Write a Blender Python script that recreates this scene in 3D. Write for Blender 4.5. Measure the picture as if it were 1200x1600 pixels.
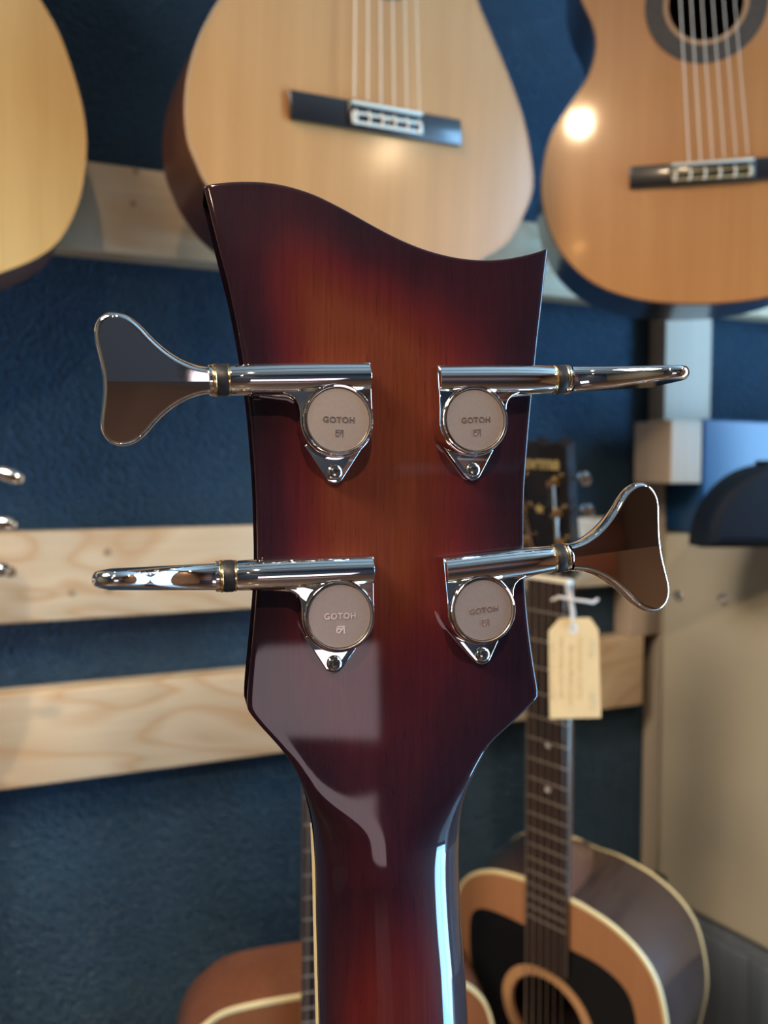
import bpy, bmesh, math, random
from math import sin, cos, radians, pi, atan, sqrt
from mathutils import Vector, Matrix, noise
from mathutils.geometry import tessellate_polygon

random.seed(7)
for o in list(bpy.data.objects):
    bpy.data.objects.remove(o)
S = bpy.context.scene
COL = S.collection

# ------------------------------------------------------------------ camera
FPX = 1200.0                       # focal length in pixels of the 1200x1600 frame
CAM_H = 0.70
YAW = radians(21.2)                # to the right of the wall's normal
PITCH = atan(60 / 1200)            # downwards
FW = Vector((sin(YAW) * cos(PITCH), cos(YAW) * cos(PITCH), -sin(PITCH)))
RT = Vector((cos(YAW), -sin(YAW), 0))
UP = RT.cross(FW)
CP = Vector((0, 0, CAM_H))
cam_d = bpy.data.cameras.new('camera')
cam = bpy.data.objects.new('camera', cam_d)
COL.objects.link(cam)
cam.matrix_world = Matrix(((RT.x, UP.x, -FW.x, CP.x), (RT.y, UP.y, -FW.y, CP.y), (RT.z, UP.z, -FW.z, CP.z), (0, 0, 0, 1)))
cam_d.lens = 5.1
cam_d.sensor_fit = 'VERTICAL'
cam_d.sensor_height = 5.1 * 1600 / FPX
cam_d.sensor_width = 5.1 * 1200 / FPX
cam_d.clip_start = 0.02
cam_d.dof.use_dof = True
cam_d.dof.focus_distance = 0.238
cam_d.dof.aperture_fstop = 1.85
S.camera = cam

# ------------------------------------------------------------------ world, lights, exposure
S.view_settings.view_transform = 'Standard'
S.view_settings.look = 'None'
S.view_settings.gamma = 1
S.view_settings.exposure = 0.92
S.view_settings.use_curve_mapping = False
W = bpy.data.worlds.new('world')
S.world = W
W.use_nodes = True
W.node_tree.nodes['Background'].inputs[0].default_value = (0.35, 0.55, 1.0, 1)
W.node_tree.nodes['Background'].inputs[1].default_value = 0.6

def area_light(name, loc, target, sx, sy, power, color, spread=pi):
    d = bpy.data.lights.new(name, 'AREA')
    d.shape = 'RECTANGLE'; d.size = sx; d.size_y = sy
    d.energy = power; d.color = color; d.spread = spread
    o = bpy.data.objects.new(name, d)
    COL.objects.link(o)
    o.location = loc
    o.rotation_euler = (Vector(target) - Vector(loc)).to_track_quat('-Z', 'Y').to_euler()
    return o

# room extents
WX0, WX1, WY0, WY1, WZ0, WZ1 = -2.6, 1.9, -3.2, 0.988, -0.75, 2.1
BZ = -0.36                         # top of the low display bench along the wall
# daylight entering by the right wall's window, then an added overhead fill
area_light('daylight_right_window', (WX1 - 0.05, -.22, .6), (0.2, -.22, .6), .62, 2.55, 54, (0.24, 0.60, 1.0))
area_light('ceiling_fill_light', (-1.2, -.2, 2.09), (-1.2, -.2, 0), .9, .8, 32, (1.0, 0.93, 0.86))  # broad soft fill added to brighten the room, no fixture built

# ------------------------------------------------------------------ mesh helpers
def at(px, py, z):
    return CP + z * (FW + (px - 600) / FPX * RT + (800 - py) / FPX * UP)

def hdir(deg):
    a = YAW + radians(deg)
    return Vector((sin(a), cos(a), 0))

def obj(name, verts, faces, mat, parent=None, smooth=35, fmats=None):
    me = bpy.data.meshes.new(name)
    me.from_pydata([tuple(v) for v in verts], [], faces)
    me.update()
    bm = bmesh.new(); bm.from_mesh(me)
    bmesh.ops.recalc_face_normals(bm, faces=bm.faces)
    bm.to_mesh(me); bm.free()
    return link(name, me, mat, parent, smooth)

def link(name, me, mat, parent=None, smooth=35):
    if mat is not None:
        me.materials.clear()
        for m in (mat if isinstance(mat, (list, tuple)) else [mat]):
            me.materials.append(m)
    if smooth:
        me.polygons.foreach_set('use_smooth', [True] * len(me.polygons))
        me.set_sharp_from_angle(angle=radians(smooth))
    o = bpy.data.objects.new(name, me)
    COL.objects.link(o)
    if parent: o.parent = parent
    return o

class MB:
    """collects simple shapes into one mesh"""
    def __init__(s): s.v = []; s.f = []
    def add(s, v, f, M=None):
        b = len(s.v)
        s.v += [(M @ Vector(p)) if M else Vector(p) for p in v]
        s.f += [tuple(b + i for i in q) for q in f]
        return s
    def box(s, x0, x1, y0, y1, z0, z1, bev=0, M=None):
        bm = bmesh.new()
        bmesh.ops.create_cube(bm, size=1)
        for v in bm.verts:
            v.co = Vector((x0 + (v.co.x + .5) * (x1 - x0), y0 + (v.co.y + .5) * (y1 - y0), z0 + (v.co.z + .5) * (z1 - z0)))
        if bev: bmesh.ops.bevel(bm, geom=bm.edges[:], offset=bev, segments=3, profile=.5, affect='EDGES')
        bm.verts.index_update()
        s.add([v.co.copy() for v in bm.verts], [[v.index for v in f.verts] for f in bm.faces], M)
        bm.free(); return s
    def prism(s, outer, z0, z1, holes=(), M=None, bev=0, bsegs=3):
        """2D loop extruded along z; bev rounds the top rim inward"""
        loops = [list(outer)] + [list(h) for h in holes]
        if bev:
            ins = offset_loop(outer, -bev)
            rings = [(outer, z0)]
            for k in range(bsegs + 1):
                a = pi / 2 * k / bsegs
                t = 1 - cos(a)
                rings.append(([(p[0] + (q[0] - p[0]) * t, p[1] + (q[1] - p[1]) * t) for p, q in zip(outer, ins)], z1 - bev + bev * sin(a)))
            n = len(outer); v = []; f = []
            for L, z in rings: v += [(p[0], p[1], z) for p in L]
            for r in range(len(rings) - 1):
                for i in range(n):
                    j = (i + 1) % n
                    f.append((r * n + i, r * n + j, (r + 1) * n + j, (r + 1) * n + i))
            top = (len(rings) - 1) * n
            for t in tessellate_polygon([[Vector((p[0], p[1], 0)) for p in rings[-1][0]]]): f.append([top + i for i in t])
            for t in tessellate_polygon([[Vector((p[0], p[1], 0)) for p in outer]]): f.append(list(t))
            return s.add(v, f, M)
        flat = [p for L in loops for p in L]; n = len(flat)
        tris = tessellate_polygon([[Vector((p[0], p[1], 0)) for p in L] for L in loops])
        v = [(p[0], p[1], z0) for p in flat] + [(p[0], p[1], z1) for p in flat]
        f = [list(t) for t in tris] + [[n + i for i in t] for t in tris]
        b = 0
        for L in loops:
            m = len(L)
            for i in range(m):
                j = (i + 1) % m
                f.append((b + i, b + j, n + b + j, n + b + i))
            b += m
        return s.add(v, f, M)
    def tube(s, pts, r, n=8, M=None, caps=True):
        pts = [Vector(p) for p in pts]
        rs = r if isinstance(r, (list, tuple)) else [r] * len(pts)
        v = []; f = []; prev = None
        for i, p in enumerate(pts):
            t = (pts[min(i + 1, len(pts) - 1)] - pts[max(i - 1, 0)]).normalized()
            if prev is None:
                a = t.orthogonal().normalized()
            else:
                a = (prev - t * prev.dot(t)).normalized()
            prev = a; b = t.cross(a)
            for k in range(n):
                an = 2 * pi * k / n
                v.append(p + rs[i] * (cos(an) * a + sin(an) * b))
        for i in range(len(pts) - 1):
            for k in range(n):
                l = (k + 1) % n
                f.append((i * n + k, i * n + l, (i + 1) * n + l, (i + 1) * n + k))
        if caps:
            f.append(list(range(n))); f.append(list(range((len(pts) - 1) * n, len(pts) * n)))
        return s.add(v, f, M)
    def lathe(s, prof, n=48, M=None, closed=False):
        """profile of (radius, z) about z"""
        v = []; f = []; m = len(prof)
        for k in range(n):
            a = 2 * pi * k / n
            v += [(r * cos(a), r * sin(a), z) for r, z in prof]
        for k in range(n):
            l = (k + 1) % n
            for i in range(m - 1 + (1 if closed else 0)):
                j = (i + 1) % m
                f.append((k * m + i, l * m + i, l * m + j, k * m + j))
        if not closed:
            if prof[0][0] > 1e-9: f.append([k * m for k in range(n)])
            if prof[-1][0] > 1e-9: f.append([k * m + m - 1 for k in range(n)])
        return s.add(v, f, M)
    def build(s, name, mat, parent=None, smooth=35):
        o = obj(name, s.v, s.f, mat, parent, smooth)
        bm = bmesh.new(); bm.from_mesh(o.data)
        bmesh.ops.remove_doubles(bm, verts=bm.verts, dist=1e-7)
        bmesh.ops.recalc_face_normals(bm, faces=bm.faces)
        bm.to_mesh(o.data); bm.free()
        if smooth:
            o.data.polygons.foreach_set('use_smooth', [True] * len(o.data.polygons))
            o.data.set_sharp_from_angle(angle=radians(smooth))
        return o

def area2(L):
    return sum(L[i][0] * L[(i + 1) % len(L)][1] - L[(i + 1) % len(L)][0] * L[i][1] for i in range(len(L)))

def offset_loop(L, d):
    """positive d grows the loop"""
    n = len(L); s = 1 if area2(L) > 0 else -1; out = []
    for i in range(n):
        a, b, c = Vector(L[i - 1][:2]), Vector(L[i][:2]), Vector(L[(i + 1) % n][:2])
        e1 = (b - a).normalized(); e2 = (c - b).normalized()
        n1 = Vector((e1.y, -e1.x)) * s; n2 = Vector((e2.y, -e2.x)) * s
        m = (n1 + n2)
        m = m / max(m.length_squared / 2, .4) if m.length > 1e-6 else n1
        out.append((b.x + m.x * d, b.y + m.y * d))
    return out

def spline(pts, closed=True, k=6):
    """Catmull-Rom through points"""
    n = len(pts); out = []
    P = [Vector(p) for p in pts]
    rng = range(n) if closed else range(n - 1)
    for i in rng:
        if closed: p0, p1, p2, p3 = P[i - 1], P[i], P[(i + 1) % n], P[(i + 2) % n]
        else: p0, p1, p2, p3 = P[max(i - 1, 0)], P[i], P[i + 1], P[min(i + 2, n - 1)]
        for j in range(k):
            t = j / k
            out.append(.5 * ((2 * p1) + (p2 - p0) * t + (2 * p0 - 5 * p1 + 4 * p2 - p3) * t * t + (3 * p1 - p0 - 3 * p2 + p3) * t ** 3))
    if not closed: out.append(P[-1])
    return [tuple(p) for p in out]

def circle(cx, cy, r, n=48, a0=0):
    return [(cx + r * cos(a0 + 2 * pi * i / n), cy + r * sin(a0 + 2 * pi * i / n)) for i in range(n)]

def text_mesh(body, size, ext, mat, parent, name='lettering', M=None, bold=0.0, shear=0.0, spacing=1.0):
    cu = bpy.data.curves.new(name, 'FONT')
    cu.body = body; cu.size = size; cu.extrude = ext; cu.align_x = 'CENTER'; cu.align_y = 'CENTER'
    cu.offset = bold; cu.shear = shear; cu.space_character = spacing
    t = bpy.data.objects.new(name, cu)
    me = bpy.data.meshes.new_from_object(t)
    bpy.data.objects.remove(t)
    if M: me.transform(M)
    return link(name, me, mat, parent, 0)

def empty(name, M):
    e = bpy.data.objects.new(name, None)
    e.empty_display_size = .03
    COL.objects.link(e)
    e.matrix_world = M
    return e

def frame(o, X, Y, Z):
    return Matrix(((X.x, Y.x, Z.x, o.x), (X.y, Y.y, Z.y, o.y), (X.z, Y.z, Z.z, o.z), (0, 0, 0, 1)))

def tag(o, label=None, cat=None, group=None, kind=None):
    if label: o['label'] = label
    if cat: o['category'] = cat
    if group: o['group'] = group
    if kind: o['kind'] = kind
    return o

def structure(o): o['kind'] = 'structure'; return o

# ------------------------------------------------------------------ materials
class N:
    def __init__(s, name):
        s.m = bpy.data.materials.new(name); s.m.use_nodes = True
        s.t = s.m.node_tree; s.b = s.t.nodes['Principled BSDF']
    def n(s, typ, **kw):
        nd = s.t.nodes.new(typ)
        for k, v in kw.items():
            if k.startswith('i_'):
                key = k[2:]; key = int(key) if key.isdigit() else key.replace('_', ' ')
                nd.inputs[key].default_value = v
            else: setattr(nd, k, v)
        return nd
    def l(s, a, b): s.t.links.new(a, b)
    def coord(s, scale=(1, 1, 1), kind='Object', rot=(0, 0, 0)):
        tc = s.n('ShaderNodeTexCoord'); mp = s.n('ShaderNodeMapping')
        mp.inputs['Scale'].default_value = scale; mp.inputs['Rotation'].default_value = rot
        s.l(tc.outputs[kind], mp.inputs['Vector']); return mp.outputs[0]
    def ramp(s, fac, stops):
        r = s.n('ShaderNodeValToRGB'); e = r.color_ramp.elements
        while len(e) < len(stops): e.new(.5)
        for i, (p, c) in enumerate(stops): e[i].position = p; e[i].color = (*c, 1)
        s.l(fac, r.inputs[0]); return r.outputs[0]
    def mix(s, fac, a, b, blend='MIX'):
        m = s.n('ShaderNodeMix', data_type='RGBA', blend_type=blend)
        for sock, val in ((m.inputs[0], fac), (m.inputs[6], a), (m.inputs[7], b)):
            if hasattr(val, 'links') or hasattr(val, 'is_linked'): s.l(val, sock)
            elif isinstance(val, tuple): sock.default_value = (*val, 1)
            else: sock.default_value = val
        return m.outputs[2]
    def set(s, **kw):
        for k, v in kw.items(): s.b.inputs[k.replace('_', ' ')].default_value = v
    def bump(s, height, strength=.3, dist=.001):
        b = s.n('ShaderNodeBump'); b.inputs['Strength'].default_value = strength; b.inputs['Distance'].default_value = dist
        s.l(height, b.inputs['Height']); s.l(b.outputs[0], s.b.inputs['Normal']); return b

def plain(name, col, rough=.5, metal=0, coat=0, var=.08, scale=60, spec=.5, coat_r=.05):
    g = N(name)
    nz = g.n('ShaderNodeTexNoise', i_Scale=scale, i_Detail=3)
    g.l(g.coord(), nz.inputs['Vector'])
    c = g.ramp(nz.outputs[0], [(.3, tuple(x * (1 - var) for x in col)), (.7, tuple(min(1, x * (1 + var)) for x in col))])
    g.l(c, g.b.inputs['Base Color'])
    g.set(Roughness=rough, Metallic=metal, Coat_Weight=coat, Coat_Roughness=coat_r, Specular_IOR_Level=spec)
    return g.m

def wood(name, c0, c1, along='Y', fine=220, rough=.4, coat=0, coat_r=.08, rings=False, streak=.5):
    """straight grain running along one axis"""
    g = N(name)
    k = {'X': 0, 'Y': 1, 'Z': 2}[along]
    sc = [1.0, 1.0, 1.0]; sc[k] = .03
    v = g.coord(tuple(sc))
    a = g.n('ShaderNodeTexNoise', i_Scale=fine, i_Detail=4, i_Roughness=.6); g.l(v, a.inputs['Vector'])
    b = g.n('ShaderNodeTexNoise', i_Scale=fine * .12, i_Detail=3); g.l(v, b.inputs['Vector'])
    f = g.n('ShaderNodeMix', data_type='FLOAT'); f.inputs[0].default_value = streak
    g.l(a.outputs[0], f.inputs[2]); g.l(b.outputs[0], f.inputs[3])
    col = g.ramp(f.outputs[0], [(.3, c0), (.68, c1)])
    g.l(col, g.b.inputs['Base Color'])
    g.set(Roughness=rough, Coat_Weight=coat, Coat_Roughness=coat_r)
    return g.m

M = {}
def wall_mat(name, dark, light, rough=.36):
    g = N(name)
    v = g.coord()
    a = g.n('ShaderNodeTexNoise', i_Scale=200, i_Detail=3, i_Roughness=.6); g.l(v, a.inputs['Vector'])
    w = g.n('ShaderNodeTexVoronoi', i_Scale=230); g.l(v, w.inputs['Vector'])
    big = g.n('ShaderNodeTexNoise', i_Scale=6, i_Detail=3); g.l(v, big.inputs['Vector'])
    add = g.n('ShaderNodeMath', operation='SUBTRACT'); g.l(a.outputs[0], add.inputs[0])
    ml = g.n('ShaderNodeMath', operation='MULTIPLY'); g.l(w.outputs[0], ml.inputs[0]); ml.inputs[1].default_value = .45
    g.l(ml.outputs[0], add.inputs[1])
    c = g.ramp(big.outputs[0], [(.3, dark), (.7, light)])
    g.l(c, g.b.inputs['Base Color'])
    g.set(Roughness=rough)
    g.bump(add.outputs[0], 1.0, .011)
    return g.m
M['navy'] = wall_mat('navy textured wall paint', (.018, .052, .090), (.026, .072, .122), .32)

def rail_mat():
    g = N('rough pine rail')
    v = g.coord((.35, 1, 1))
    wv = g.n('ShaderNodeTexNoise', i_Scale=6, i_Detail=2, i_Distortion=1.2); g.l(v, wv.inputs['Vector'])
    fr = g.n('ShaderNodeMath', operation='MULTIPLY'); g.l(wv.outputs[0], fr.inputs[0]); fr.inputs[1].default_value = 9
    fc = g.n('ShaderNodeMath', operation='FRACT'); g.l(fr.outputs[0], fc.inputs[0])
    v2 = g.coord((.02, 1, 1))
    nf = g.n('ShaderNodeTexNoise', i_Scale=260, i_Detail=3); g.l(v2, nf.inputs['Vector'])
    c = g.ramp(fc.outputs[0], [(0, (.60, .45, .275)), (.55, (.66, .51, .325)), (.85, (.56, .36, .19)), (1, (.60, .45, .275))])
    c2 = g.ramp(nf.outputs[0], [(.3, (.82, .82, .82)), (.7, (1, 1, 1))])
    out = g.mix(.6, c, c2, 'MULTIPLY')
    g.l(out, g.b.inputs['Base Color'])
    g.set(Roughness=.55)
    g.bump(nf.outputs[0], .15, .001)
    return g.m
M['pine'] = rail_mat()
M['pine_up'] = wood('upright pine', (.46, .37, .27), (.56, .46, .34), 'Z', 120, .55)
M['pine_knot'] = plain('pine knot', (.20, .11, .055), .6)
M['nail'] = plain('filled screw hole', (.38, .27, .16), .6)
M['post'] = wood('post wood', (.42, .32, .23), (.55, .44, .33), 'Z', 120, .6)
M['cedar'] = wood('amber cedar top', (.46, .195, .055), (.57, .26, .080), 'Y', 260, .35, .7, .14, streak=.6)
M['cedar_r'] = wood('orange cedar top', (.48, .19, .052), (.59, .26, .08), 'Y', 260, .3, 1, .07, streak=.6)
M['spruce'] = wood('pale spruce top', (.56, .34, .11), (.66, .42, .155), 'Y', 300, .35, .5, .15, streak=.55)
M['spruce_o'] = wood('aged spruce top', (.33, .15, .065), (.40, .185, .085), 'Y', 260, .4, .5, .15)
M['sun_top'] = wood('reddish sunburst top', (.20, .070, .026), (.29, .11, .042), 'Y', 200, .35, .7, .1)
M['rosewood'] = wood('rosewood', (.045, .016, .010), (.09, .033, .018), 'Y', 180, .35, .7, .12)
M['mahogany'] = wood('mahogany', (.13, .045, .022), (.20, .075, .036), 'Y', 160, .4, .6, .15)
M['dark_side'] = wood('dark lacquered rosewood side', (.028, .018, .018), (.055, .036, .035), 'Y', 140, .25, 1, .1)
M['navy_side'] = wood('dark bluish side', (.016, .012, .014), (.035, .022, .02), 'Y', 140, .3, .8, .12)
M['ebony'] = wood('ebony', (.008, .008, .010), (.018, .016, .017), 'X', 260, .3, .4, .1)
M['board'] = wood('dark fretboard', (.016, .011, .011), (.035, .022, .018), 'Y', 260, .45)
M['ivory'] = plain('cream binding', (.78, .66, .36), .35, var=.04)
M['bone'] = plain('bone saddle', (.80, .76, .62), .4, var=.04)
M['pearl'] = plain('pearl dot', (.65, .62, .58), .25)
M['fret'] = plain('nickel fret wire', (.55, .48, .40), .3, .9)
M['steel'] = plain('steel string', (.62, .52, .42), .3, .9)
M['nylon'] = plain('nylon string', (.85, .72, .55), .3, 0, var=.03)
M['black'] = plain('gloss black', (.010, .010, .012), .25, 0, .6)
M['pickguard'] = plain('black pickguard', (.006, .007, .009), .3)
M['dark_in'] = plain('shadowed interior wood', (.09, .055, .035), .8)
M['rosette'] = plain('rosette inlay', (.075, .055, .038), .6, var=.35, scale=700)
M['rosette_ring'] = plain('rosette ring', (.48, .26, .12), .45)
M['gold'] = plain('gold decal', (.42, .33, .14), .5, .1)
M['tagpaper'] = plain('buff tag paper', (.72, .55, .29), .7, var=.03)
M['reinf'] = plain('white paper reinforcement', (.70, .68, .62), .7, var=.03)
M['ink'] = plain('pencil writing', (.60, .45, .23), .8)
M['inkblue'] = plain('faded blue writing', (.50, .50, .34), .8)
M['cord'] = plain('white cotton string', (.72, .66, .58), .8)
M['chrome'] = plain('chrome', (.86, .86, .85), .035, 1, var=.01)
M['chrome_soft'] = plain('worn chrome', (.80, .80, .80), .16, 1, var=.02)
M['cap'] = plain('satin nickel cap', (.42, .36, .33), .42, .8, var=.03, scale=900)
M['engrave'] = plain('bright engraving', (.92, .86, .80), .22, 1, var=.02)
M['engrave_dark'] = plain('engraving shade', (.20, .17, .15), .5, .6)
M['brass'] = plain('brass washer', (.80, .56, .26), .2, 1, var=.02)
M['rubber'] = plain('black nylon washer', (.012, .012, .013), .45)
M['screw'] = plain('steel screw', (.50, .52, .52), .18, 1)
M['recess_shade'] = plain('dark recess shade', (.03, .03, .03), .6)  # near black, stands for the shade inside a cross recess
M['tan'] = None
def tolex():
    g = N('tan vinyl covering')
    n = g.n('ShaderNodeTexNoise', i_Scale=900, i_Detail=2); g.l(g.coord(), n.inputs['Vector'])
    b = g.n('ShaderNodeTexNoise', i_Scale=5, i_Detail=2); g.l(g.coord(), b.inputs['Vector'])
    g.l(g.ramp(b.outputs[0], [(.3, (.44, .40, .30)), (.7, (.50, .45, .335))]), g.b.inputs['Base Color'])
    g.set(Roughness=.55); g.bump(n.outputs[0], .4, .0006)
    return g.m
M['tan'] = tolex()
M['amp_sheen_blue'] = plain('black vinyl with blue sheen colour', (.008, .055, .15), .28, 0, var=.1, scale=300)  # the window's blue sheen on black vinyl is put into the base colour
M['case_black'] = plain('black padded case', (.004, .010, .022), .7, spec=.25)
M['greywood'] = wood('grey stained boards', (.07, .085, .11), (.15, .175, .20), 'Z', 60, .5)
M['floorwood'] = wood('brown floor boards', (.035, .018, .012), (.075, .04, .022), 'Y', 40, .4, .3, .1)
M['ceil'] = wood('pale ceiling boards', (.50, .44, .36), (.66, .60, .52), 'X', 14, .55)
M['redwood'] = wood('red brown wall boards', (.15, .045, .022), (.40, .15, .08), 'X', 26, .4)
M['ceil_pale'] = plain('brown ceiling beam', (.16, .075, .035), .6)
M['plaster'] = plain('warm plaster', (.26, .16, .10), .7, var=.15, scale=3)
M['darkwall'] = plain('dark blue grey wall', (.03, .04, .06), .6)
M['olive'] = plain('olive brown panelling', (.13, .095, .05), .6)
M['pale'] = plain('pale grey panel', (.60, .55, .55), .6, var=.05, scale=3)

def emit(name, col, strength):
    g = N(name)
    g.b.inputs['Base Color'].default_value = (0, 0, 0, 1)
    g.b.inputs['Emission Color'].default_value = (*col, 1)
    g.b.inputs['Emission Strength'].default_value = strength
    return g.m
M['sky_pane'] = emit('daylit window pane', (1.0, .80, .86), 1.35)
M['bulb'] = emit('warm bulb', (1.0, .50, .13), 26)

def burst_mat():
    g = N('sunburst lacquered maple')
    at_ = g.n('ShaderNodeAttribute', attribute_name='burst')
    v = g.coord((1, .035, 1))
    n1 = g.n('ShaderNodeTexNoise', i_Scale=900, i_Detail=4, i_Roughness=.65); g.l(v, n1.inputs['Vector'])
    v2 = g.coord((1, .25, 1))
    n2 = g.n('ShaderNodeTexNoise', i_Scale=70, i_Detail=4, i_Roughness=.6); g.l(v2, n2.inputs['Vector'])
    n3 = g.n('ShaderNodeTexNoise', i_Scale=1400, i_Detail=2); g.l(g.coord((1, .08, 1)), n3.inputs['Vector'])
    sub = g.n('ShaderNodeMath', operation='MULTIPLY_ADD'); g.l(n2.outputs[0], sub.inputs[0]); sub.inputs[1].default_value = .34; sub.inputs[2].default_value = -.17
    add = g.n('ShaderNodeMath', operation='ADD'); g.l(at_.outputs['Fac'], add.inputs[0]); g.l(sub.outputs[0], add.inputs[1])
    c = g.ramp(add.outputs[0], [(0, (.014, .0045, .010)), (.22, (.032, .006, .011)), (.5, (.072, .009, .011)), (.78, (.092, .016, .009)), (1, (.118, .027, .012))])
    gr = g.ramp(n1.outputs[0], [(.35, (.72, .70, .70)), (.62, (1, 1, 1))])
    por = g.ramp(n3.outputs[0], [(.27, (.45, .40, .40)), (.36, (1, 1, 1))])
    c = g.mix(.75, c, gr, 'MULTIPLY')
    c = g.mix(.6, c, por, 'MULTIPLY')
    g.l(c, g.b.inputs['Base Color'])
    g.set(Roughness=.5, Coat_Weight=1, Coat_Roughness=.045, Coat_IOR=1.5, Specular_IOR_Level=.05)
    return g.m
M['burst'] = burst_mat()

# ------------------------------------------------------------------ the room
b = MB().box(WX0 - .1, WX1 + .1, WY1, WY1 + .1, WZ0 - .1, WZ1 + .1)
structure(b.build('wall_back', M['navy'], smooth=0))
structure(MB().box(WX0, WX1, WY0, WY1, WZ0 - .1, WZ0).build('floor', M['floorwood'], smooth=0))
ce = MB().box(WX0, WX1, WY0, WY1, WZ1, WZ1 + .1)
structure(ce.build('ceiling', M['ceil'], smooth=0))
structure(MB().box(WX0 - .1, WX0, WY0, WY1, WZ0, WZ1).build('wall_left', M['olive'], smooth=0))
def wall_window(name, axis, pos, th, a0, a1, b0, b1, w0, w1, h0, h1, mat, wname, k, mullion=True):
    """wall with one window opening; axis x or y is the wall's normal"""
    m = MB()
    def bx(p, q, r, s_, mm=None):
        mm = mm or m
        if axis == 'x': mm.box(pos, pos + th, p, q, r, s_)
        else: mm.box(p, q, pos, pos + th, r, s_)
    bx(a0, w0, b0, b1); bx(w1, a1, b0, b1); bx(w0, w1, b0, h0); bx(w0, w1, h1, b1)
    structure(m.build(name, mat, smooth=0))
    f = MB(); t = .05
    for p, q, r, s_ in ((w0, w0 + t, h0, h1), (w1 - t, w1, h0, h1), (w0 + t, w1 - t, h0, h0 + t), (w0 + t, w1 - t, h1 - t, h1), ((w0 + w1) / 2 - .025, (w0 + w1) / 2 + .025, h0 + t, h1 - t))[:5 if mullion else 4]:
        bx(p, q, r, s_, f)
    fr = structure(f.build(wname, M['black'], smooth=0))
    g = MB(); pm = pos + th * .6
    if axis == 'x': g.box(pm, pm + .006, w0 + t, w1 - t, h0 + t, h1 - t)
    else: g.box(w0 + t, w1 - t, pm, pm + .006, h0 + t, h1 - t)
    p = g.build('pane', M['sky_pane'], fr, smooth=0)
wall_window('wall_right', 'x', WX1, .1, WY0, WY1, WZ0, WZ1, -.60, .16, -.70, 1.9, M['plaster'], 'window_1', 0)
wall_window('wall_rear', 'y', WY0 - .1, .1, WX0, WX1, WZ0, WZ1, -.62, .50, -.50, .27, M['darkwall'], 'window_2', 1, False)
# ceiling beams
for i, y in enumerate((-2.3, -1.2, -.25)):
    tag(MB().box(WX0, WX1, y - .05, y + .05, WZ1 - .09, WZ1, .004).build('ceiling_beam', M['ceil_pale'], smooth=0),
        ('brown beam across the pale ceiling nearest the rear window', 'brown beam across the pale ceiling over the camera', 'brown beam across the pale ceiling nearest the hanging guitars')[i], 'beam', 'ceiling beams')
# ceiling spot lamps
def ceiling_lamp(x, y, power, label, soft=.03):
    r = empty('ceiling_lamp', Matrix.Translation((x, y, WZ1 - .09)))
    tag(r, label, 'lamp', 'warm ceiling lamps')
    MB().lathe([(.045, .09), (.045, .03), (.06, -.03), (.057, -.03), (.04, .03), (.0, .034)], 32).build('lamp_shade', M['black'], r)
    MB().lathe([(0, -.03), (.018, -.025), (.030, -.008), (.026, .012), (.012, .03), (0, .032)], 24).build('bulb', M['bulb'], r)
    d = bpy.data.lights.new('lamp_light', 'SPOT')
    d.energy = power; d.color = (1.0, .73, .45); d.spot_size = radians(150); d.spot_blend = .6; d.shadow_soft_size = soft
    o = bpy.data.objects.new('lamp_light', d); COL.objects.link(o); o.parent = r; o.location = (0, 0, -.045)
def mirror_lamp(px, py, z, nrm):
    p = at(px, py, z); d = (p - CP).normalized(); r = d - 2 * d.dot(nrm) * nrm
    return p + r * ((WZ1 - .12 - p.z) / r.z)
l1 = mirror_lamp(908, 178, .86, hdir(188)); l2 = mirror_lamp(612, 225, .75, hdir(152))
ceiling_lamp(l1.x, l1.y, 46, 'warm spot lamp under the ceiling right behind the camera')
ceiling_lamp(min(l2.x, 1.7), l2.y, 22, 'warm spot lamp under the ceiling beside the right window')
ceiling_lamp(-1.3, -.1, 48, 'warm spot lamp under the ceiling left of the camera', .22)
ceiling_lamp(-.9, -2.6, 30, 'warm spot lamp under the ceiling near the rear window')
# things behind the camera that the lacquer and chrome mirror
m_ = MB()
for i in range(10):
    z = .30 + .178 * i
    if i != 4: m_.box(.56, 1.89, WY0 + .001, WY0 + .03, z, z + .17, .002)
    else: m_.box(.56, 1.89, WY0 + .001, WY0 + .03, z + .06, z + .17, .002)
structure(m_.build('trim_1', M['redwood']))
structure(MB().box(.56, 1.89, WY0 + .001, WY0 + .034, 1.016, 1.068, .002).build('trim_2', M['pale']))

# ------------------------------------------------------------------ low bench
tag(MB().box(-1.6, 1.68, .06, WY1 - .001, BZ - .03, BZ, .004).box(-1.58, -1.54, .08, WY1 - .002, WZ0, BZ - .03).box(1.62, 1.66, .08, WY1 - .002, WZ0, BZ - .03).box(0, .04, .08, WY1 - .002, WZ0, BZ - .03).build('display_bench', M['floorwood']),
    'low dark brown display bench along the navy wall carrying the standing guitars', 'bench')

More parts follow.
